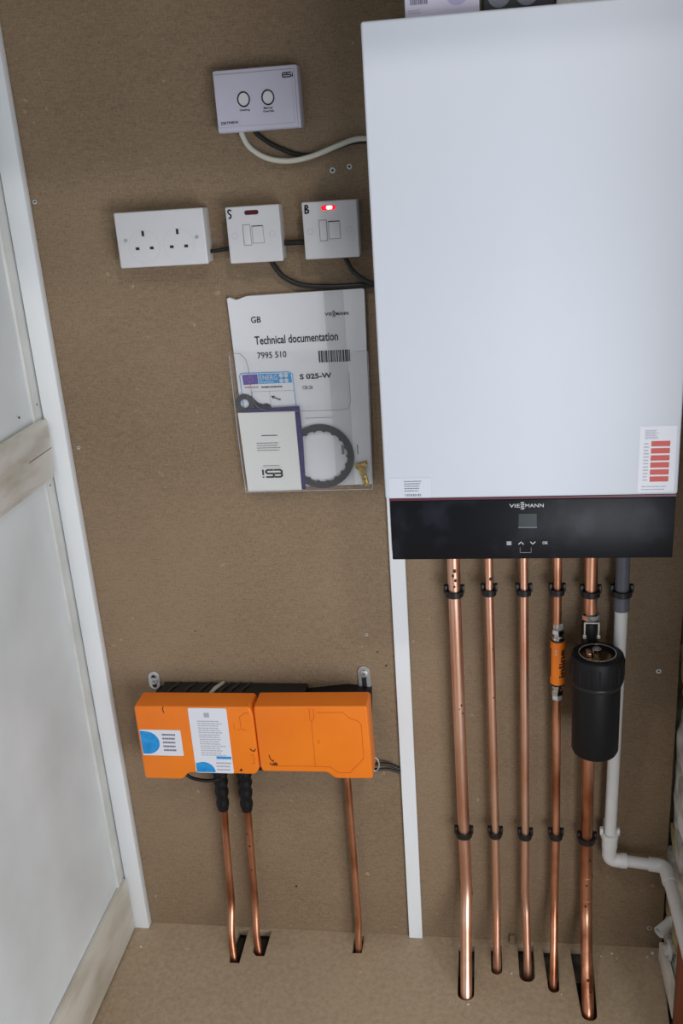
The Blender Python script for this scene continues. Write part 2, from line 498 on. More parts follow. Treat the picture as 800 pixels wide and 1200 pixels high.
for i, (y, z, w, h, m) in enumerate((( -.018, .288, .045, .040, STONEO), (-.012, .232, .05, .030, STONEG), (-.02, .180, .05, .050, STONEG),
                                   (-.02, .120, .05, .055, STONEO), (-.012, .655, .03, .07, STONEO), (-.07, .42, .05, .05, STONEG),
                                   (-.02, .055, .05, .05, STONEG), (-.075, .30, .05, .06, STONEG), (-.09, .13, .05, .06, STONEO),
                                   (-.08, .02, .06, .05, STONEG), (-.02, -.01, .05, .05, STONEO))):
    stone(y, z, w, h, m, i*3.1)
ps = box('trim_6', .6265, .650, -.185, -.215, -.02, .214, WOODB, None, .002); tag(ps, kind='structure')

# ================================================================== BOILER
bo = thing('wall_boiler', (.361, -.14, .977), 'large white wall-hung boiler with a black glass control strip along its bottom', 'boiler')
box('body', .1635, .5600, -.001, -.262, .9775, 1.6795, WHITE, bo, .003)
fc = box('front_cover', .1610, .5615, -.2625, -.287, 1.0705, 1.683, WHITE, bo, .0035, 3)
box('maroon_strip', .1665, .5600, -.262, -.2855, 1.0672, 1.0702, MAROON, bo)
pn = box('control_panel', .1670, .5598, -.2625, -.2865, .9765, 1.067, GLASS, bo, .0015, 2)
YP = -.2866


def brand(parent, x0, x1, z0, z1, y, m):
    w = x1-x0; h = z1-z0; c = z0+h*.5; hh = h*.48
    text('lettering', 'VIE', x0, x0+w*.31, c-hh*.5, c+hh*.5, y, m, parent, bold=.012)
    text('lettering', 'S', x0+w*.325, x0+w*.445, c+h*.03, c+h*.5, y, m, parent, bold=.02)
    text('lettering', 'S', x0+w*.325, x0+w*.445, c-h*.5, c-h*.03, y, m, parent, bold=.02)
    text('lettering', 'MANN', x0+w*.465, x1, c-hh*.5, c+hh*.5, y, m, parent, bold=.012)


brand(pn, .335, .3825, 1.0520, 1.0632, YP, WINK)
box('display_screen', .3480, .3730, YP+.0005, YP-.0005, 1.0262, 1.0455, SCREEN, pn)
box('screen_bezel', .3475, .3735, YP+.0004, YP-.0003, 1.0240, 1.0256, GREYINK, pn)
stroke('menu_symbol', [[(.3315, z), (.3375, z)] for z in (1.0030, 1.0010, .9990)], .0011, YP, WINK, pn)
stroke('up_arrow_symbol', [[(.3480, .9992), (.3513, 1.0028), (.3546, .9992)]], .0011, YP, WINK, pn)
stroke('down_arrow_symbol', [[(.3645, 1.0028), (.3678, .9992), (.3711, 1.0028)]], .0011, YP, WINK, pn)
text('ok_symbol', 'OK', .3812, .3888, .9988, 1.0034, YP, WINK, pn, bold=.02)
stroke('port_cover_outline', [[(.3500, .9940), (.3500, .9865), (.3655, .9865), (.3655, .9940)]], .0007, YP, GREYINK, pn)
YF = -.2872
st = box('label_sticker', .1672, .2270, YF, YF-.0002, 1.0725, 1.1020, WHITE, fc)
print_rows('small_print', .1890, .2150, 1.0810, 1.0985, 5, YF-.0002, GREYINK, st, seed=3, hgt=.35)
bm = B(); rd = random.Random(4); x = .1895
while x < .2120:
    w = rd.choice((.0006, .0010, .0016)); add_box(bm, x, x+w, YF-.0002, YF-.0004, 1.0745, 1.0780); x += w+rd.choice((.0006, .0011))
link('barcode', bm, GREYINK, st)
st = box('label_sticker', .5080, .5560, YF, YF-.0002, 1.0745, 1.1680, STICK, fc)
st['label'] = 'white sticker with six red bars'
print_rows('small_print', .5150, .5330, 1.1500, 1.1630, 7, YF-.0002, LIGHTINK, st, seed=5)
for k in range(6):
    z = 1.1435-k*.0100
    box('red_bar', .5235, .5480, YF-.0002, YF-.0005, z-.0037, z+.0037, RED, st)
print_rows('small_print', .5140, .5210, 1.0900, 1.1460, 12, YF-.0002, LIGHTINK, st, seed=9, hgt=.3)
print_rows('small_print', .5130, .5480, 1.0765, 1.0850, 2, YF-.0002, LIGHTINK, st, seed=8, hgt=.3)
box('yellow_tag', .3620, .3700, -.262, -.250, .9700, .9774, mat('yellow_plastic', s(214, 160, 60), .5), bo)

# ---- boxes standing on the boiler
def carton(label, x0, x1, y0, y1, h, face, edge):
    t = thing('carton', ((x0+x1)/2, (y0+y1)/2, 1.683), label, 'box', 'cartons on top of the boiler')
    box('carton_body', x0, x1, y0, y1, 1.6832, 1.6832+h, edge, t, .0008, 1)
    box('printed_front', x0+.002, x1-.002, y0-.0002, y0-.0008, 1.6842, 1.6832+h-.001, face, t)
    return t


DARK = mat('dark_printed_card', s(40, 42, 46), .5)
CARDL = mat('lilac_white_card', s(206, 200, 220), .5); CARDW = mat('cream_white_card', s(206, 206, 200), .5)
t = carton('white carton with a barcode and a lilac oval, leftmost on the boiler top', .212, .3055, -.262, -.18, .11, CARDL, BOXG)
bm = B()
for k in range(9): add_box(bm, .2205+k*.0024, .2218+k*.0024+(.0004 if k % 3 else 0), -.2628, -.2632, 1.6985, 1.712)
link('barcode', bm, GREYINK, t)
OV = mat('lilac_print', s(176, 168, 204), .5)
prism('lilac_oval', [(.277+.0125*math.cos(a*.2618), 1.7045+.0105*math.sin(a*.2618)) for a in range(24)], -.2627, -.2631, OV, t)
print_rows('small_print', .2175, .236, 1.6885, 1.6935, 2, -.2628, LIGHTINK, t, seed=2)
t = carton('dark carton printed with grey round shapes, in the middle on the boiler top', .3075, .3925, -.262, -.19, .10, DARK, BLACK)
for cx in (.327, .360, .382):
    prism('grey_disc_print', disc_pts(cx, 1.7005, .0135 if cx < .37 else .008, 24), -.2627, -.2631, GREYINK, t)
carton('plain cream carton on the right of the boiler top', .3945, .4850, -.258, -.19, .09, CARDW, CARDW)

# ================================================================== HEATING RECEIVER
t = thing('heating_receiver', (-.031, 0, 1.577), 'lilac-white heating receiver box with two black-ringed round buttons', 'switch')
bm = B(); add_box(bm, -.096, .036, -.0005, -.028, 1.5785, 1.6665, .003, 2)
for v in bm.verts:
    if v.co.y < -.02: v.co.x = -.030+(v.co.x+.030)*.985
link('casing', bm, LILAC, t, smooth=True)
box('front_plate', -.0935, .0305, -.0275, -.0305, 1.5800, 1.6605, LILAC, t, .0012, 2)
YR = -.0306
stroke('groove_line', [[(-.0915, 1.5865), (.0265, 1.5865), (.0265, 1.6540)]], .0005, YR, LIGHTINK, t, .0002)
for cx, nm in ((-.0497, 0), (-.0122, 1)):
    bm = B(); add_ring(bm, cx, 1.6240, .0099, .0080, YR, YR-.0008, 36, 1, 1.12); link('button_ring', bm, INK, t, smooth=True)
    prism('button', [(cx+.0079*math.cos(a), 1.6240+.0088*math.sin(a)) for a in [k*math.pi/14 for k in range(28)]], YR, YR-.0005, PLASTW, t)
text('lettering', 'Heating', -.0570, -.0415, 1.6070, 1.6105, YR, INK, t, bold=.012)
text('lettering', 'Manual', -.0200, -.0065, 1.6080, 1.6112, YR, INK, t, bold=.012)
text('lettering', 'Override', -.0215, -.0045, 1.6035, 1.6066, YR, INK, t, bold=.012)
text('lettering', 'ESRTP4RW', -.0880, -.0610, 1.5905, 1.5945, YR, INK, t, bold=.008)


def esi(parent, x0, x1, z0, z1, y, m, flip=False):
    w = x1-x0; h = z1-z0; W_ = h*.20
    E_ = [[(.38, 1-.1), (.12, .9), (.04, .78), (.04, .22), (.12, .1), (.40, .1)], [(.04, .5), (.38, .5)]]
    S_ = [[(.80, .9), (.46, .9)], [(.46, .5), (.72, .5), (.80, .40), (.80, .22), (.72, .1), (.46, .1)], [(.46, .9), (.43, .7), (.46, .5)]]
    I_ = [[(.95, .1), (.95, .62)], [(.95, .88), (.951, .92)]]
    ls = [[((1-u if flip else u)*w+x0, (1-v if flip else v)*h+z0) for u, v in l] for l in E_+S_+I_]
    stroke('logo', ls, W_, y, m, parent)


esi(t, .0120, .0285, 1.6490, 1.6565, YR, INK)

# ================================================================== SOCKETS
def plate_box(name, label, x0, x1, z0, z1, cat, group=None):
    t = thing(name, ((x0+x1)/2, 0, z0), label, cat, group)
    box('back_box', x0+.0012, x1-.0012, -.0003, -.0305, z0+.001, z1-.001, PLASTO, t, .0018, 2)
    pl = box('faceplate', x0, x1, -.031, -.0402, z0, z1, PLASTW, t, .0022, 3)
    return t, pl


def screw_head(parent, x, z, y, m, r=.0028, name='screw'):
    sc = prism(name, disc_pts(x, z, r, 18), y+.0002, y-.0005, m, parent)
    stroke('screw_slot', [[(x-r*.6, z-r*.4), (x+r*.6, z+r*.4)]], .0006, y-.0005, INK, sc, .0001) if parent is None or parent.parent is None else None
    return sc


YS = -.0402
FAINT = mat('faint_moulding', s(190, 190, 194), .4)
t, pl = plate_box('double_socket', 'white double mains socket, leftmost of the three boxes in the row', -.2760, -.1295, 1.3870, 1.4730, 'socket')
for cx in (-.2315, -.1745):
    box('socket_hole', cx-.0021, cx+.0021, YS+.0003, YS-.0002, 1.4352, 1.4435, INK, t)
    box('socket_hole', cx-.0150, cx-.0088, YS+.0003, YS-.0002, 1.4143, 1.4187, INK, t)
    box('socket_hole', cx+.0088, cx+.0150, YS+.0003, YS-.0002, 1.4143, 1.4187, INK, t)
    bm = B(); add_ring(bm, cx, 1.4190, .0255, .0253, YS, YS-.0002, 40); link('plug_outline', bm, FAINT, t)
screw_head(t, -.2615, 1.4300, YS, STEEL, .0034); screw_head(t, -.1435, 1.4290, YS, STEEL, .0034)

for i, (x0, ltr, lit) in enumerate(((-.0935, 'S', 0), (.0280, 'B', 1))):
    lb = ('white fused switch box marked S with its neon window dark', 'white fused switch box marked B with its red neon glowing')[i]
    t, pl = plate_box('fused_switch', lb, x0, x0+.0860, 1.3850, 1.4710, 'switch', 'fused switch boxes beside the socket')
    nl = prism('neon_window', rrect(x0+.0305, x0+.0530, 1.4578, 1.4645, .0032), YS+.0003, YS-.0008, LENSR if lit else LENSD, t)
    if lit: prism('neon_lamp', rrect(x0+.0385, x0+.0480, 1.4587, 1.4637, .0024), YS-.0007, YS-.0012, LENSH, nl)
    stroke('switch_gap', [[(x0+.0255, 1.4120), (x0+.0375, 1.4120), (x0+.0375, 1.4435), (x0+.0255, 1.4435), (x0+.0255, 1.4120)]], .0007, YS, GREYINK, t, .0002)
    box('rocker', x0+.0262, x0+.0368, YS+.001, YS-.0012, 1.4128, 1.4428, PLASTW, t, .0012, 2)
    stroke('fuse_gap', [[(x0+.0400, 1.4145), (x0+.0580, 1.4145), (x0+.0580, 1.4410), (x0+.0400, 1.4410), (x0+.0400, 1.4145)]], .0006, YS, GREYINK, t, .0002)
    box('fuse_carrier', x0+.0408, x0+.0572, YS+.001, YS-.0007, 1.4153, 1.4400, PLASTW, t, .0008, 2)
    box('fuse_slot', x0+.0405, x0+.0575, YS, YS-.0004, 1.4398, 1.4412, INK, t)
    for sx in (.0115, .0720):
        bm = B(); add_ring(bm, x0+sx, 1.4272, .0046, .0042, YS, YS-.0003, 28); link('screw_cap', bm, LIGHTINK, t)
    if ltr == 'S':
        ls = [[(x0+.0095, 1.4655), (x0+.0065, 1.4668), (x0+.0042, 1.4650), (x0+.0050, 1.4618), (x0+.0085, 1.4590), (x0+.0082, 1.4552), (x0+.0050, 1.4540)]]
    else:
        ls = [[(x0+.0050, 1.4548), (x0+.0056, 1.4660), (x0+.0085, 1.4662), (x0+.0098, 1.4635), (x0+.0060, 1.4607), (x0+.0102, 1.4590), (x0+.0100, 1.4556), (x0+.0050, 1.4545)]]
    stroke('handwritten_letter', ls, .0023, YS, INK, t)

# ================================================================== CABLES
def cable(label, pts, r, m, name='cable', n=10):
    o = tube(name, catmull(pts, 8), r, m, None, n); return tag(o, label, 'cable')


cable('white cable drooping from the heating receiver to behind the boiler',
      [(-.062, -.013, 1.590), (-.0615, -.013, 1.576), (-.050, -.013, 1.555), (-.023, -.013, 1.538), (.011, -.013, 1.5325), (.046, -.013, 1.537), (.082, -.013, 1.548), (.110, -.013, 1.556), (.133, -.013, 1.557), (.20, -.013, 1.555)], .0042, CABLEW)
cable('black cable behind the white one, drooping from the heating receiver',
      [(-.045, -.0042, 1.590), (-.040, -.0042, 1.576), (-.020, -.0042, 1.560), (.003, -.0042, 1.548), (.024, -.0042, 1.5405), (.05, -.0042, 1.5395), (.082, -.0042, 1.547), (.115, -.0042, 1.5535), (.20, -.0042, 1.553)], .0036, CABLE)
cable('short black cable joining the double socket to the first switch box', [(-.133, -.014, 1.4040), (-.115, -.014, 1.4052), (-.090, -.014, 1.4085)], .0034, CABLE)
cable('short black cable joining the two switch boxes', [(-.012, -.014, 1.4105), (.006, -.014, 1.4105), (.032, -.014, 1.4103)], .0044, CABLE)
cable('black cable curving from the first switch box to behind the boiler',
      [(-.033, -.014, 1.390), (-.029, -.014, 1.377), (-.015, -.012, 1.3575), (.011, -.010, 1.3440), (.050, -.009, 1.3385), (.090, -.009, 1.3378), (.128, -.009, 1.3382), (.20, -.009, 1.337)], .0042, CABLE)
cable('black cable curving from the second switch box to behind the boiler',
      [(.086, -.014, 1.390), (.090, -.014, 1.377), (.102, -.017, 1.3585), (.126, -.018, 1.3425), (.16, -.018, 1.336), (.20, -.018, 1.334)], .0038, CABLE)

# ================================================================== WALL SCREWS
def wall_screw(x, z, label, r=.0036):
    t = thing('wall_screw', (x, 0, z), label, 'screw', 'screws in the back board')
    bm = B(); add_ring(bm, x, z, r, r*.42, -.0004, -.0016, 20); link('screw_head', bm, STEEL, t, smooth=True)
    prism('screw_recess', disc_pts(x, z, r*.45, 12), -.0004, -.0009, INK, t)


for x, z, l, r in ((.0743, 1.5143, 'bright screw under the white cable, left of two', .0046), (.1010, 1.5182, 'duller screw under the white cable, nearest the boiler edge', .0042),
                (-.4215, 1.4970, 'small screw high on the board beside the corner batten', .0038), (-.4160, 1.0770, 'small screw halfway up the board beside the corner batten', .0034),
                (.0815, .7050, 'small screw above the right mounting tab of the orange box', .0032), (.6045, .6340, 'screw near the right edge of the board, level with the black filter', .0048),
                (.6140, .0510, 'screw low in the right corner of the board, near the floor', .0055)):
    wall_screw(x, z, l, r)

# ================================================================== DOCUMENT POUCH AND CONTENTS
pp = prism('document_pouch', [(-.1180, 1.2385), (-.1145, 1.2420), (-.1130, 1.2405), (.1145, 1.2345), (.1175, 1.2300), (.1125, .9935), (-.1130, .9925), (-.1175, 1.10)], -.0215, -.0220, FILM)
tag(pp, 'clear plastic pouch on the board holding papers, spanner and bolt', 'pouch')
bm_lines = [[(-.1140, 1.2395), (-.098, 1.2375), (-.089, 1.229), (-.0855, 1.212), (-.0845, 1.165), (-.078, 1.147), (-.060, 1.1375), (.06, 1.1365), (.077, 1.1385), (.0825, 1.149), (.0830, 1.20)]]
stroke('embossed_edge', bm_lines, .0008, -.0221, GREYINK, pp, .0002)
stroke('seam', [[(-.1130, .9945), (.1105, .9955)], [(.1115, .9960), (.1160, 1.230)], [(-.1165, 1.235), (-.1155, 1.09), (-.1120, .996)], [(.095, 1.2335), (.1145, 1.2350), (.1165, 1.2290)]], .0009, -.0221, LIGHTINK, pp, .0003)
# booklet
dk = thing('document_booklet', (0, -.005, .997), 'white technical documentation booklet in the plastic pouch', 'booklet')
prism('booklet_pages', [(-.1130, 1.3270), (-.1095, 1.3285), (-.098, 1.3240), (-.080, 1.3295), (.1120, 1.3330), (.1145, 1.3310), (.1090, 1.0010), (-.1060, .9985)], -.002, -.0110, PAPER, dk)
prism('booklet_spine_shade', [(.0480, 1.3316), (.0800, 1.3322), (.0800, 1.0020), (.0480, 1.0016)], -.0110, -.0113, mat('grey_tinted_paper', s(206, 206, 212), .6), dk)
YD = -.0114
text('lettering', 'GB', -.0760, -.0595, 1.2860, 1.2960, YD, INK, dk, bold=.01)
brand(dk, .0480, .0865, 1.2895, 1.3000, YD, INK)
text('lettering', 'Technical documentation', -.0730, .0670, 1.2495, 1.2635, YD, INK, dk, bold=.012, tilt=.002)
text('lettering', '7995 510', -.0710, -.0215, 1.2260, 1.2365, YD, INK, dk, bold=.01, tilt=.001)
bm = B(); rd = random.Random(11); x = .0325
while x < .0860:
    w = rd.choice((.0006, .0012, .0020, .0026)); w = min(w, .0865-x); add_box(bm, x, x+w, YD, YD-.0003, 1.2160, 1.2355); x += w+rd.choice((.0008, .0014))
link('barcode', bm, INK, dk)
text('lettering', 'S 025-W', -.0020, .0520, 1.1885, 1.1975, YD, INK, dk, bold=.03, tilt=.001)
text('lettering', 'CB-28', .0010, .0185, 1.1715, 1.1775, YD, GREYINK, dk, bold=.01)
stroke('printed_rule', [[(.002, 1.1215), (.048, 1.1215)]], .0006, YD, GREYINK, dk, .0002)
bm = B()
for k, (xx, w) in enumerate(((.0600, .0010), (.0620, .0020), (.0655, .0008), (.0875, .0012))): add_box(bm, xx, xx+w, YD, YD-.0003, 1.0560, 1.0730)
link('barcode', bm, INK, dk)['kind'] = 'stuff'
# energy label
el = thing('energy_label', (-.057, -.013, 1.10), 'blue-bordered energy label sheet tucked in the pouch', 'label')
prism('sheet', rrect(-.1045, -.0105, 1.090, 1.2030, .004), -.0118, -.0122, PAPER, el)
stroke('blue_border', [[(-.1015, 1.10), (-.1045, 1.1985), (-.1015, 1.2025), (-.0200, 1.2022), (-.0140, 1.1985), (-.0105, 1.10)]], .0011, -.0122, SKY, el)
prism('purple_header', [(-.1005, 1.2000), (-.0740, 1.2005), (-.0735, 1.1835), (-.0995, 1.1825)], -.0122, -.0125, PURPLE2, el)
prism('blue_header', [(-.0730, 1.2005), (-.0170, 1.2000), (-.0155, 1.1840), (-.0725, 1.1835)], -.0122, -.0125, SKY, el)
bm = B(); add_ring(bm, -.0870, 1.1915, .0052, .0042, -.0125, -.0127, 20); link('star_ring', bm, mat('pink_print', s(150, 96, 150), .5), el)
text('lettering', 'ENERG', -.0705, -.0400, 1.1895, 1.1985, -.0125, WINK, el, bold=.01)
print_rows('small_print', -.0705, -.0390, 1.1848, 1.1880, 1, -.0125, WINK, el, seed=2)
for cx, cz in ((-.0335, 1.1965), (-.0250, 1.1965), (-.0335, 1.1880), (-.0250, 1.1880)):
    prism('white_dot', disc_pts(cx, cz, .0036, 18), -.0125, -.0128, WINK, el)
print_rows('small_print', -.0980, -.0730, 1.1765, 1.1800, 1, -.0122, mat('rust_print', s(170, 90, 70), .6), el, seed=21, hgt=.6)
print_rows('small_print', -.0690, -.0210, 1.1760, 1.1795, 1, -.0122, INK, el, seed=22, hgt=.7)
stroke('panel_lines', [[(-.0880, 1.1705), (-.0135, 1.1705)], [(-.0860, 1.1705), (-.0850, 1.14)], [(-.0560, 1.1700), (-.0550, 1.14)]], .0005, -.0122, GREYINK, el, .0002)
stroke('tap_symbol', [[(-.0535, 1.1615), (-.0475, 1.1615)], [(-.0505, 1.1615), (-.0505, 1.1590)], [(-.0520, 1.1590), (-.0440, 1.1582)], [(-.0450, 1.1590), (-.0440, 1.1560)], [(-.0415, 1.1575), (-.0412, 1.1550)], [(-.0390, 1.1570), (-.0388, 1.1545)]], .0018, -.0122, INK, el)
# spanner ring with handle
sp = thing('filter_spanner', (.0245, -.015, .998), 'dark grey toothed ring spanner with a hanging eye, inside the pouch', 'spanner')
bm = B(); add_ring(bm, .0245, 1.0540, .0570, .0462, -.0126, -.0166, 72, bumps=4); link('toothed_ring', bm, DGREY, sp, smooth=True)
prism('handle', [(-.0250, 1.0900), (-.0850, 1.1430), (-.0960, 1.1420), (-.0980, 1.1280), (-.0330, 1.0700)], -.0128, -.0155, DGREY, sp, .0005, 1)
bm = B(); add_ring(bm, -.1000, 1.1510, .0165, .0078, -.0126, -.0160, 28); link('hanging_eye', bm, DGREY, sp, smooth=True)
prism('shoulder', [(-.0880, 1.1640), (-.0780, 1.1525), (-.0690, 1.1485), (-.0630, 1.1500), (-.0570, 1.1480), (-.0540, 1.1410), (-.0750, 1.1370), (-.0900, 1.1370)], -.0127, -.0157, BLACK, sp)
# purple booklet, then white one
pb = prism('purple_booklet', [(-.0560, 1.1430), (-.0055, 1.1445), (-.0040, 1.08), (-.0060, .9965), (-.0950, .9960), (-.0990, 1.141)], -.0168, -.0180, PURPLE)
tag(pb, 'purple booklet showing at the right and top of the white instruction sheet', 'booklet')
wbk = thing('instruction_booklet', (-.06, -.019, .995), 'white instruction booklet lying upside down in front of the purple one', 'booklet')
prism('cover', [(-.1125, 1.1360), (-.0140, 1.1360), (-.0130, .9960), (-.1085, .9945)], -.0181, -.0200, PAPERC, wbk)
YB = -.0200
esi(wbk, -.0805, -.0440, 1.0190, 1.0350, YB, INK, True)
stroke('printed_rule', [[(-.0810, 1.0385), (-.0430, 1.0385)]], .0004, YB, GREYINK, wbk, .0002)
print_rows('small_print', -.0775, -.0480, 1.0400, 1.0425, 1, YB, GREYINK, wbk, seed=31)
print_rows('small_print', -.0750, -.0470, 1.0935, 1.0970, 1, YB, INK, wbk, seed=32, hgt=.5)
print_rows('small_print', -.0850, -.0400, 1.0670, 1.0840, 4, YB, GREYINK, wbk, seed=33, hgt=.35)
# brass bolt
bt = thing('brass_bolt', (.0945, -.016, .998), 'speckled brass bolt in the bottom right corner of the pouch', 'bolt')
prism('bolt_head', [(.0825, 1.0335), (.0845, 1.0400), (.0955, 1.0425), (.1020, 1.0455), (.1040, 1.0390), (.0990, 1.0325), (.0880, 1.0290)], -.0120, -.0205, BRASS, bt, .001, 2)
prism('bolt_shank', [(.0890, 1.0300), (.0985, 1.0330), (.1045, 1.0020), (.1000, .9985), (.0965, 1.0000)], -.0125, -.0195, BRASS, bt, .0015, 2)

# ================================================================== ORANGE CONTROL BOX
oc = thing('orange_junction_box', (-.128, 0, .455), 'orange twin-lid plastic box on a black base, with copper pipes below', 'control box')
prism('black_base', [(-.334, .462), (.080, .470), (.086, .596), (.040, .600), (-.036, .590), (-.332, .590)], -.0005, -.055, BLACKM, oc, .003, 2)
# ribbed black wrap on the top left of the base
TAPE = mat('glint_grey_tape', s(46, 46, 48), .22); PTAPE = mat('pale_tape', s(176, 170, 156), .4)  # dark folds greyed in colour to suggest glints along the wrap
rw = prism('ribbed_wrap', [(-.322, .588), (-.036, .590), (-.036, .601), (-.318, .601)], -.003, -.050, BLACK, oc, .002, 2)
for k, x in enumerate((-.300, -.268, -.240, -.215, -.199, -.181, -.160)):
    w = .0035 if k not in (3,) else .006
    add = tube('wrap_fold', [(x+.014, -.004, .601), (x+.004, -.030, .6035), (x-.004, -.052, .598)], w*.7, PTAPE if k == 3 else TAPE, oc, 10)
def lid(pts, name='lid'):
    return prism(name, pts, -.0505, -.1000, ORANGE, oc, .0042, 4)


def corner(pts, r=.006, n=4):
    out = []; m = len(pts)
    for i in range(m):
        a, b, c = Vector(pts[i-1]), Vector(pts[i]), Vector(pts[(i+1) % m])
        d1, d2 = a-b, c-b; t = min(r, d1.length*.4, d2.length*.4); p, q = b+d1.normalized()*t, b+d2.normalized()*t
        for k in range(n+1):
            u = k/n; v = p*(1-u)**2+b*2*u*(1-u)+q*u*u; out.append((v.x, v.y))
    return out


L1 = lid(corner([(-.3480, .6055), (-.1270, .6075), (-.1225, .590), (-.1215, .475), (-.1295, .4620), (-.2600, .4620), (-.2730, .4465), (-.3480, .4465)]))
L2 = lid(corner([(-.1205, .6085), (.0890, .6130), (.0910, .4590), (.0200, .4575), (.0070, .4705), (-.1170, .4690), (-.1195, .485)]))
YO = -.1001
stroke('moulded_line', [[(-.0170, .6065), (-.0170, .5830), (-.0145, .5800), (-.0145, .4840)], [(-.0095, .6065), (-.0095, .5860), (-.0145, .5810)], [(-.0035, .5990), (.0440, .6000), (.0560, .5880), (.0700, .5830), (.0760, .5750), (.0765, .5050), (.0700, .4960), (.0570, .4820), (.0500, .4720), (.0270, .4720), (.0130, .4840), (-.0145, .4840), (-.0900, .4830)]], .0010, YO, ORANGED, L2)
stroke('moulded_line', [[(-.1310, .5950), (-.1360, .5960), (-.1480, .5870), (-.1470, .5620), (-.1380, .5590)], [(-.1600, .5720), (-.1600, .5600)], [(-.1490, .5600), (-.1540, .5600)], [(-.1350, .5050), (-.1300, .5060), (-.1290, .4880), (-.1340, .4870)]], .0009, YO, ORANGED, L1)
bm = B(); add_ring(bm, -.0045, .5370, .0032, .0020, YO, YO-.0012, 18); link('lid_screw', bm, ORANGE, L2, smooth=True)
stroke('marker_scribble', [[(-.1000, .5060), (-.0985, .4990), (-.0970, .4960), (-.0935, .4925), (-.0925, .4960)], [(-.0960, .4830), (-.0935, .4890), (-.0915, .4835)], [(-.0905, .4840), (-.0905, .4905), (-.0870, .4840), (-.0865, .4900)], [(-.0980, .4900), (-.0995, .4870), (-.0970, .4850)]], .0016, YO, BROWNINK, L2)
stroke('marker_scribble', [[(-.2905, .6060), (-.2925, .6000), (-.2905, .5930)]], .0016, YO, BROWNINK, L1)
stroke('marker_scribble', [[(-.1350, .5190), (-.1315, .5150), (-.1270, .5140), (-.1245, .5190)]], .0018, YO, BROWNINK, L1)
stroke('marker_scribble', [[(-.1580, .4720), (-.1550, .4700), (-.1560, .4740), (-.1590, .4700)]], .0020, YO, BROWNINK, L1)
st = prism('label_sticker', rrect(-.3435, -.2640, .5000, .5560, .002), YO, YO-.0004, STICK, L1)
st['label'] = 'small white sticker with a blue half circle'
prism('blue_half_circle', [(-.3430, .5300)]+[(-.3430, .5535)]+disc_pts(-.3320, .5280, .0245, 20, 90, -90)+[(-.3430, .5035)], YO-.0004, YO-.0007, BLUE, st)
print_rows('small_print', -.3010, -.2720, .5080, .5500, 5, YO-.0004, GREYINK, st, seed=41, hgt=.45)
st = prism('label_sticker', rrect(-.2440, -.1710, .4640, .6045, .003), YO, YO-.0004, STICK, L1)
st['label'] = 'tall white sticker with small print and a blue quarter circle'
print_rows('small_print', -.2290, -.1800, .5010, .5790, 16, YO-.0004, LIGHTINK, st, seed=42, hgt=.4)
prism('blue_quarter_circle', [(-.2425, .4655)]+[(-.2080, .4655)]+disc_pts(-.2280, .4660, .0220, 14, 0, 100)+[(-.2425, .4850)], YO-.0004, YO-.0007, BLUE, st)
box('blue_bar', -.2010, -.1725, YO-.0004, YO-.0007, .4955, .5010, BLUE, st)
box('grey_square_print', -.2150, -.2050, YO-.0004, YO-.0007, .5850, .5945, LIGHTINK, st)
print_rows('small_print', -.2030, -.1740, .4680, .4900, 3, YO-.0004, LIGHTINK, st, seed=43, hgt=.4)
# mounting tabs with slots and screws
for x, z0, z1, sz in ((-.3395, .585, .6225, .6040), (.0725, .585, .6385, .6245)):
    tb = prism('mounting_tab', rrect(x-.0115, x+.0115, z0, z1, .0110, 6), -.0005, -.0045, STEEL, oc, .0008, 1)
    prism('tab_slot', rrect(x-.0045, x+.0045, z0+.004, z1-.006, .0040, 5), -.0045, -.0048, INK, tb)
    prism('tab_screw', disc_pts(x, sz, .0072, 20), -.0048, -.0072, STEEL, tb, .001, 2)
    stroke('screw_cross', [[(x-.004, sz-.002), (x+.004, sz+.002)], [(x-.002, sz+.004), (x+.002, sz-.004)]], .0009, -.0072, INK, tb, .0002)
tube('hook_loop', catmull([(.088, -.045, .470), (.095, -.045, .462), (.096, -.045, .448), (.090, -.045, .438), (.085, -.045, .440)], 5), .0012, STEEL, oc, 8)
# cable glands: ribbed black boots
for nm, x in ((0, -.2165), (1, -.1680)):
    pts = [(x, -.045, .475), (x-.0008, -.042, .425), (x-.004, -.038, .38), (x-.007, -.034, .332)]
    path = catmull(pts, 10); rs = []
    for i, p in enumerate(path):
        f = i/len(path); rs.append((.0150-.0035*f)*(1+.07*(1 if (int(f*11) % 2) else -1)) if i < len(path)-1 else .011)
    tube('cable_boot', path, rs, BLACKM, oc, 18)
cable('black cable looping under the left lid of the orange box', [(-.290, -.052, .452), (-.289, -.052, .432), (-.275, -.052, .4170), (-.250, -.052, .4110), (-.225, -.052, .4130), (-.205, -.052, .425)], .0035, CABLE)
cable('black cable running along the underside of the orange box', [(-.262, -.062, .449), (-.20, -.062, .4500), (-.13, -.062, .4480), (-.05, -.062, .4520), (.03, -.062, .4500), (.078, -.050, .454)], .0032, CABLE)
cable('upper black cable from the orange box to the centre batten', [(.070, -.030, .450), (.086, -.016, .4340), (.108, -.010, .4290), (.1315, -.006, .4160)], .0032, CABLE)
cable('lower black cable from the orange box to the centre batten', [(.070, -.036, .440), (.086, -.020, .4240), (.108, -.014, .4210), (.1315, -.0115, .4120)], .0028, CABLE)

# ================================================================== COPPER PIPES
def pipe(label, pts, r, m=COPPER, fr=.03, group='copper pipes under the boiler'):
    t = thing('copper_pipe', tuple(pts[-1]), label, 'pipe', group)
    tube('pipe_run', fillet(pts, fr, 10), r, m, t, 24)
    return t


def collar(t, x, y, z, r, m=COPPER, h=.003, d=None):
    d = Vector(d or (0, 0, 1)).normalized()
    c = Vector((x, y, z)); tube('solder_ring', [c-d*h/2, c+d*h/2], r, m, t, 20)


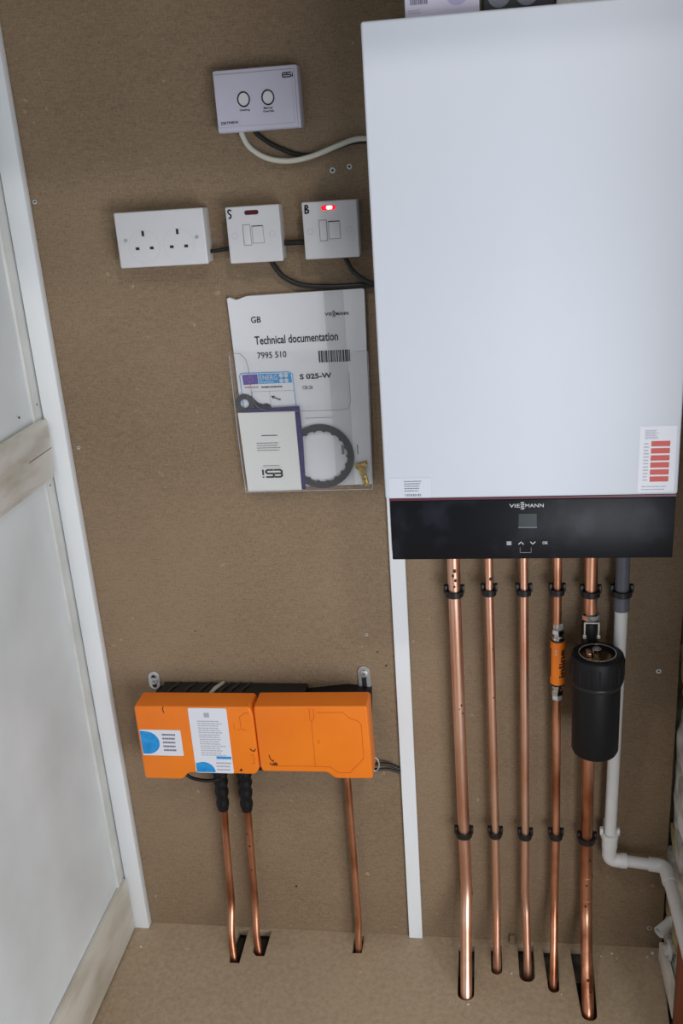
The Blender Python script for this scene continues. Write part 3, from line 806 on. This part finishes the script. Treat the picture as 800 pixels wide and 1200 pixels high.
def spots(t, pts, r):
    for x, y, z, q in pts:
        bm = B(); bmesh.ops.create_uvsphere(bm, u_segments=8, v_segments=6, radius=1)
        for v in bm.verts: v.co = Vector((x+v.co.x*q, y+v.co.y*q*.35, z+v.co.z*q*1.2))
        link('dark_stain', bm, SPOT, t, smooth=True)


PY = -.036
p0 = pipe('thick copper pipe, leftmost under the boiler, running into the floor', [(.2455, PY, .985), (.2465, PY, .80), (.2520, PY, .31), (.2545, PY, .165), (.2530, -.060, .110), (.2520, -.145, -.005), (.2520, -.152, -.05)], .0112, COPPER, .03)
collar(p0, .2546, PY-.001, .158, .0122); collar(p0, .2546, PY-.002, .150, .0124)
spots(p0, [(.248, PY-.011, .852, .003), (.245, PY-.011, .843, .0025), (.249, PY-.011, .834, .0025), (.247, PY-.011, .822, .002), (.254, PY-.0105, .585, .002), (.250, PY-.0108, .577, .0015), (.256, PY-.010, .568, .0015)], .01)
p1 = pipe('thin copper pipe, second from the left under the boiler', [(.3060, PY, .985), (.3065, PY, .80), (.3120, PY, .31), (.3130, PY, .12), (.3120, -.072, .020), (.3115, -.078, -.05)], .0076, COPPER, .03)
spots(p1, [(.309, PY-.007, .835, .003), (.311, PY-.0075, .70, .0012), (.312, PY-.0075, .60, .0015)], .01)
p2 = pipe('thin copper pipe with a small kink, third from the left under the boiler', [(.3650, PY, .985), (.3660, PY, .80), (.3685, PY, .30), (.3680, PY, .150), (.3700, PY-.002, .125), (.3715, -.078, .015), (.3700, -.088, -.05)], .0076, COPPER, .022)
spots(p2, [(.3655, PY-.006, .160, .0022), (.3665, PY-.0068, .147, .0015)], .01)
p3 = pipe('thin copper pipe passing through the orange inline filter', [(.4215, PY, .985), (.4225, PY, .80), (.4260, PY, .31), (.4250, PY, .14), (.4215, -.080, .055), (.4190, -.108, -.005), (.4190, -.112, -.05)], .0076, COPPERD, .03)
p4 = pipe('thick copper pipe behind the black filter, rightmost of the copper ones', [(.4775, PY, .985), (.4785, PY, .80), (.4830, PY, .31), (.4860, PY, .115), (.4830, -.085, .060), (.4790, -.166, -.005), (.4780, -.174, -.05)], .0112, COPPERD, .03)
collar(p4, .4856, PY, .205, .0117, h=.0015); collar(p4, .4862, PY-.003, .108, .0124, h=.004, d=(0, .2, 1)); collar(p4, .4858, PY, .150, .0118, h=.0015)
spots(p4, [(.484, PY-.0115, .19, .002), (.489, PY-.011, .25, .0025), (.483, PY-.012, .14, .002), (.481, -.135, .045, .003), (.485, -.148, .030, .0025)], .01)
q0 = pipe('thin copper pipe dropping from the left black boot of the orange box', [(-.2215, -.032, .345), (-.2265, -.030, .27), (-.2330, -.030, .09), (-.2325, -.062, .035), (-.2240, -.085, -.02), (-.2240, -.088, -.06)], .0072, COPPERD, .025, 'copper pipes under the orange box')
q1 = pipe('thin copper pipe with dark spots, dropping from the right black boot', [(-.1740, -.032, .345), (-.1755, -.030, .30), (-.1830, -.030, .08), (-.1815, -.052, .020), (-.1740, -.065, -.02), (-.1740, -.067, -.06)], .0072, COPPERD, .025, 'copper pipes under the orange box')
spots(q1, [(-.177, -.036, .300, .0028), (-.179, -.0365, .274, .0022), (-.176, -.0365, .268, .0018), (-.1775, -.037, .245, .0025), (-.179, -.037, .185, .0018)], .01)
q2 = pipe('lone copper pipe under the right lid of the orange box', [(.0290, -.032, .47), (.0315, -.030, .40), (.0325, -.030, .06), (.0305, -.044, .005), (.0290, -.048, -.06)], .0066, COPPERD, .025, 'copper pipes under the orange box')
cable('thin dark wire bundle beside the lone copper pipe', [(.0215, -.012, .47), (.0235, -.010, .40), (.0245, -.010, .06), (.0245, -.012, .002)], .0018, CABLE)

# ---- pipe clips
def clip(label, x, z, r, m=BLACK, y=PY, group='upper row of pipe clips'):
    t = thing('pipe_clip', (x, 0, z-.012), label, 'clip', group)
    bm = B(); add_box(bm, x-r*.7, x+r*.7, -.0005, y+r+.001, z-.008, z+.008, .001, 1)
    link('clip_base', bm, m, t, smooth=True)
    # cradle: half ring open to the front, arms end in ears; strap closes the front
    bm = B(); n = 14; ri, ro = r+.0006, r+.0042
    def arc(a0, a1, ri, ro, z0f, z1f):
        G = []
        for k in range(n+1):
            a = math.radians(a0+(a1-a0)*k/n); ca, sa = math.cos(a), math.sin(a)
            z0, z1 = z0f(k/n), z1f(k/n)
            G.append([bm.verts.new((x+ca*q, y+sa*q, zz)) for q, zz in ((ri, z0), (ro, z0), (ro, z1), (ri, z1))])
        for A, C in zip(G, G[1:]):
            for k in range(4): bm.faces.new((A[k], A[(k+1) % 4], C[(k+1) % 4], C[k]))
        bm.faces.new(G[0]); bm.faces.new(G[-1])
    arc(-8, 188, ri, ro, lambda u: z-.0065, lambda u: z+.0085)
    bmesh.ops.recalc_face_normals(bm, faces=bm.faces)
    link('cradle', bm, m, t, smooth=True)
    bm = B()
    arc(180, 360, ri, ro+.0008, lambda u: z-.0085-.001*math.sin(u*math.pi), lambda u: z+.0028-.002*math.sin(u*math.pi))
    bmesh.ops.recalc_face_normals(bm, faces=bm.faces)
    link('strap', bm, m, t, smooth=True)
    for sg in (-1, 1):
        box('ear', x+sg*(r+.0015), x+sg*(r+.0070), y-.004, y+.006, z-.0035, z+.0105, m, t, .0012, 2)
    return t


nth = ['thick leftmost copper pipe', 'second copper pipe from the left', 'third copper pipe from the left', 'copper pipe above the inline filter', 'thick copper pipe above the black filter', 'grey waste pipe']
ntl = ['thick leftmost copper pipe', 'second copper pipe from the left', 'third copper pipe from the left', 'copper pipe below the inline filter', 'thick copper pipe below the black filter', '']
for (x, z, r), l in zip(((.2460, .8100, .0112), (.3063, .8120, .0076), (.3658, .8120, .0076), (.4223, .8125, .0076), (.4783, .8095, .0112), (.5300, .8100, .0125)), nth):
    clip('black pipe clip of the upper row round the %s' % l, x, z, r)
for (x, z, r), l in zip(((.2520, .2990, .0112), (.3120, .3000, .0076), (.3685, .2990, .0076), (.4258, .3010, .0076), (.4832, .2950, .0112)), ntl):
    clip('black pipe clip of the lower row round the %s' % l, x, z, r, group='lower row of pipe clips')
clip('white pipe clip holding the white waste pipe just above its elbow', .5250, .3060, .0112, WPIPE, group='lower row of pipe clips')

# ---- inline orange scale filter
t = thing('inline_filter', (.425, PY, .594), 'orange inline water filter with chrome end nuts on a thin copper pipe', 'filter')
IX = .4245
lathe('filter_body', IX, PY, [(.0100, .6275), (.0128, .630), (.0130, .634), (.0130, .709), (.0128, .713), (.0100, .7155)], ORANGE, t)
for z0, sg in ((.7155, 1), (.6275, -1)):
    f = lambda a: z0+sg*a
    lathe('seal_ring', IX, PY, [(.0122, f(-.0015)), (.0122, f(.0012))], BLACK, t)
    lathe('reducer', IX, PY, [(.0112, f(.0012)), (.0112, f(.006)), (.0090, f(.0085)), (.0090, f(.013))], CHROME, t)
    lathe('compression_nut', IX, PY, [(.0100, f(.012)), (.0110, f(.013)), (.0110, f(.021)), (.0100, f(.022))], CHROME, t, sides=6)
    lathe('olive_nut', IX, PY, [(.0085, f(.022)), (.0095, f(.0235)), (.0095, f(.031)), (.0084, f(.0325))], STEEL, t, sides=6)


def wrap_text(body, cx, cy, r, ang0, z0, z1, w, m, parent):
    """vertical lettering wrapped round a cylinder, reading upwards"""
    c = bpy.data.curves.new('lettering', 'FONT'); c.body = body; c.offset = .02; c.resolution_u = 3
    o = bpy.data.objects.new('tmp', c); me = bpy.data.meshes.new_from_object(o); bpy.data.objects.remove(o)
    bm = B(); bm.from_mesh(me); bpy.data.meshes.remove(me)
    bmesh.ops.triangulate(bm, faces=bm.faces)
    bmesh.ops.subdivide_edges(bm, edges=list(bm.edges), cuts=5, use_grid_fill=True)
    lx, hx = min(v.co.x for v in bm.verts), max(v.co.x for v in bm.verts); ly, hy = min(v.co.y for v in bm.verts), max(v.co.y for v in bm.verts)
    for v in bm.verts:
        u = (v.co.x-lx)/(hx-lx); q = (v.co.y-ly)/(hy-ly)
        a = ang0-(q-.5)*w/r
        v.co = Vector((cx+r*math.cos(a), cy+r*math.sin(a), z0+u*(z1-z0)))
    g = bmesh.ops.extrude_face_region(bm, geom=list(bm.faces))
    for e in g['geom']:
        if isinstance(e, bmesh.types.BMVert):
            d = Vector((e.co.x-cx, e.co.y-cy, 0)).normalized(); e.co += d*.0004
    bmesh.ops.recalc_face_normals(bm, faces=bm.faces)
    return link('lettering', bm, m, parent)


wrap_text('inline', IX, PY, .01315, math.radians(-58), .6450, .7000, .0120, INK, t)
wrap_text('SA', IX, PY, .01315, math.radians(-108), .6890, .7020, .0045, mat('pale_peach_print', s(244, 190, 160), .5), t)
bm = B(); add_tube(bm, [(IX+.0132*math.cos(math.radians(-158)), PY+.0132*math.sin(math.radians(-158)), z) for z in (.645, .70)], .0010, 8); link('side_rule', bm, INK, t)

# ---- black magnetic filter
FX, FY = .4855, -.0945
t = thing('magnetic_filter', (FX, FY, .53), 'large black cylindrical filter canister with a screw lid, in front of a copper pipe', 'filter')
lathe('canister', FX, FY, [(.030, .5285), (.0375, .5300), (.0400, .5360), (.0402, .665), (.0395, .668)], BLACKM, t, n=48)
lathe('collar_ring', FX, FY, [(.0412, .6640), (.0420, .6655), (.0420, .6700), (.0412, .6715)], BLACK, t, n=48)
lathe('screw_lid', FX, FY, [(.0400, .6705), (.0445, .6730), (.0452, .6780), (.0452, .7120), (.0430, .7190), (.0400, .7210), (.0315, .7214), (.0310, .7160), (.0300, .7155), (.0005, .7155)], BLACKM, t, n=48)
for k in range(16):
    a = 2*math.pi*k/16
    box('grip_rib', FX+.0449*math.cos(a)-.0012, FX+.0449*math.cos(a)+.0012, FY+.0449*math.sin(a)-.0012, FY+.0449*math.sin(a)+.0012, .680, .710, BLACKM, t, .0005, 1)
bm = B()
n = 40; R0, R1 = .0312, .0298
V = [[bm.verts.new((FX+q*math.cos(2*math.pi*k/n), FY+q*math.sin(2*math.pi*k/n), z)) for k in range(n)] for q, z in ((R0, .7212), (R0, .7222), (R1, .7222), (R1, .7212))]
for i in range(4):
    for k in range(n): bm.faces.new((V[i][k], V[i][(k+1) % n], V[(i+1) % 4][(k+1) % n], V[(i+1) % 4][k]))
bmesh.ops.recalc_face_normals(bm, faces=bm.faces); link('chrome_ring', bm, STEEL, t, smooth=True)
lathe('lid_well', FX-.003, FY, [(.0255, .7156), (.0260, .7163), (.0245, .7168)], mat('bronze_metal', s(120, 92, 56), .3, 1.), t)
box('copper_tab', FX-.0185, FX-.0105, FY-.008, FY+.010, .7168, .7235, COPPER, t, .001, 2)
lathe('vent_screw', FX-.0015, FY-.002, [(.0072, .7168), (.0075, .7180), (.0075, .7300), (.0065, .7310), (.0050, .7310), (.0048, .7285)], CHROME, t)
for a in (-92, -40, 90, 150):
    box('ring_mark', FX+.0305*math.cos(math.radians(a))-.0013, FX+.0305*math.cos(math.radians(a))+.0013, FY+.0305*math.sin(math.radians(a))-.0022, FY+.0305*math.sin(math.radians(a))+.0018, .7214, .7228, CHROME, t)
BRK = mat('dull_chrome', s(214, 210, 200), .4, .35)
v = thing('pipe_valve', (.479, PY, .70), 'chrome valve with a square bracket on the copper pipe above the black filter', 'valve')
lathe('valve_nut', .4792, PY, [(.0130, .7560), (.0155, .7570), (.0155, .7655), (.0125, .7680)], CHROME, v, sides=8)
box('bracket_top', .4670, .4930, PY-.016, PY-.0125, .7535, .7560, BRK, v, .0005, 1)
for x in (.4670, .4905):
    box('bracket_side', x, x+.0028, PY-.016, PY-.0125, .7310, .7540, BRK, v, .0005, 1)
    box('bracket_foot', x-.0015, x+.0045, PY-.0175, PY-.0120, .7250, .7320, BRK, v, .0012, 2)
lathe('valve_body', .4790, PY, [(.0118, .665), (.0145, .668), (.0145, .750), (.0118, .753)], BLACK, v)
box('filter_arm', .4700, .4900, PY-.020, PY-.010, .690, .712, BLACK, v, .002, 2)

# ================================================================== WASTE PIPE
wp = thing('waste_pipe', (.53, -.036, .24), 'white plastic waste pipe with a grey top, elbowing to the right wall', 'pipe')
tube('grey_pipe', [(.5310, PY, .985), (.5300, PY, .80)], .0120, GPIPE, wp, 24)
tube('grey_socket', [(.5300, PY, .8030), (.5305, PY, .7735)], .0140, GPIPE, wp, 24)
tube('pipe_run', [(.5305, PY, .775), (.5255, PY, .275)], .0110, WPIPE, wp, 24)
tube('elbow', fillet([(.5255, PY, .292), (.5250, PY, .2450), (.5560, PY, .2430)], .020, 10), .0134, WPIPE, wp, 24)
tube('elbow_socket', [(.5255, PY, .2960), (.5253, PY, .2760)], .0146, WPIPE, wp, 24)
tube('elbow_socket', [(.5460, PY, .2437), (.5580, PY, .2430)], .0143, WPIPE, wp, 24)
tube('pipe_run', [(.5560, PY, .2430), (.6060, PY-.004, .2400)], .0110, WPIPE, wp, 24)
tube('elbow', fillet([(.5980, PY-.003, .2405), (.6285, PY-.006, .2390), (.6290, -.085, .2375)], .018, 10), .0134, WPIPE, wp, 24)
tube('pipe_run', [(.6290, -.080, .2377), (.6290, -.540, .2335)], .0110, WPIPE, wp, 24)
o = tube('pipe_stub', [(.6180, -.070, .1060), (.6480, -.045, .1120)], .0112, WPIPE, None, 24, hollow=.84)
tag(o, 'short open-ended white pipe stub low on the right wall', 'pipe')
sf = thing('wall_spout', (.64, -.09, .05), 'small white fitting low on the right wall under the pipe stub', 'fitting')
tube('fitting_body', [(.6300, -.075, .0680), (.6500, -.070, .0680)], .0095, WPIPE, sf, 18)
box('fitting_flange', .6360, .6420, -.058, -.088, .054, .083, WPIPE, sf, .002, 2)
o = box('batten', .6270, .6400, -.035, -.180, .010, .050, RAILW, None, .0015, 2); tag(o, 'pale battered batten along the foot of the right wall', 'batten')

# ================================================================== CRUMBS ON THE FLOOR
CH = mat('plaster_crumb', s(222, 220, 212), .7)
def crumb(x, y, r, label, m=CH):
    bm = B(); bmesh.ops.create_icosphere(bm, subdivisions=1, radius=r)
    for v in bm.verts: v.co = Vector((v.co.x*1.2, v.co.y, v.co.z*.6))+v.co*.4*noise.noise(v.co*900+Vector((x*99, y*99, 0))); 
    mz = min(v.co.z for v in bm.verts)
    for v in bm.verts: v.co += Vector((x, y, -mz))
    o = link('plaster_crumb', bm, m); tag(o, label, 'crumb', 'plaster crumbs on the floor board')


for x, y, r, l in ((-.4300, -.070, .0022, 'pale crumb on the floor near the corner batten'), (.3400, -.085, .0018, 'pale crumb on the floor between the second and third pipes, away from the wall'),
                   (.2560, -.166, .0022, 'pale crumb on the floor at the tip of the leftmost slot'), (.5180, -.030, .0020, 'small crumb on the floor just right of the thick rightmost copper pipe'),
                   (.5400, -.022, .0026, 'larger crumb on the floor below the white pipe elbow'), (.5480, -.034, .0016, 'tiny crumb in front of the larger crumb below the white elbow'),
                   (.6200, -.016, .0035, 'largest crumb, in the right corner of the floor against the wall'), (.6080, -.026, .0020, 'small crumb beside the largest one in the right corner'),
                   (.4330, -.130, .0018, 'crumb on the floor beside the slot of the inline filter pipe'), (.2900, -.09, .0012, 'tiny crumb on the floor between the first and second pipes')):
    crumb(x, y, r, l)
for x, z, q in ((-.099, .116, .0028), (.115, .640, .0020), (-.245, .71, .0016), (.10, .668, .0018)):
    prism('dent_mark', disc_pts(x, z, q, 10), .0004, -.0002, SPOT, wb)
bt_ = box('wood_packer', .3385, .3500, -.0005, -.0100, .0002, .0200, BOARD, None, .0006, 1)
tag(bt_, 'small upright hardboard offcut against the wall between second and third pipe', 'offcut')
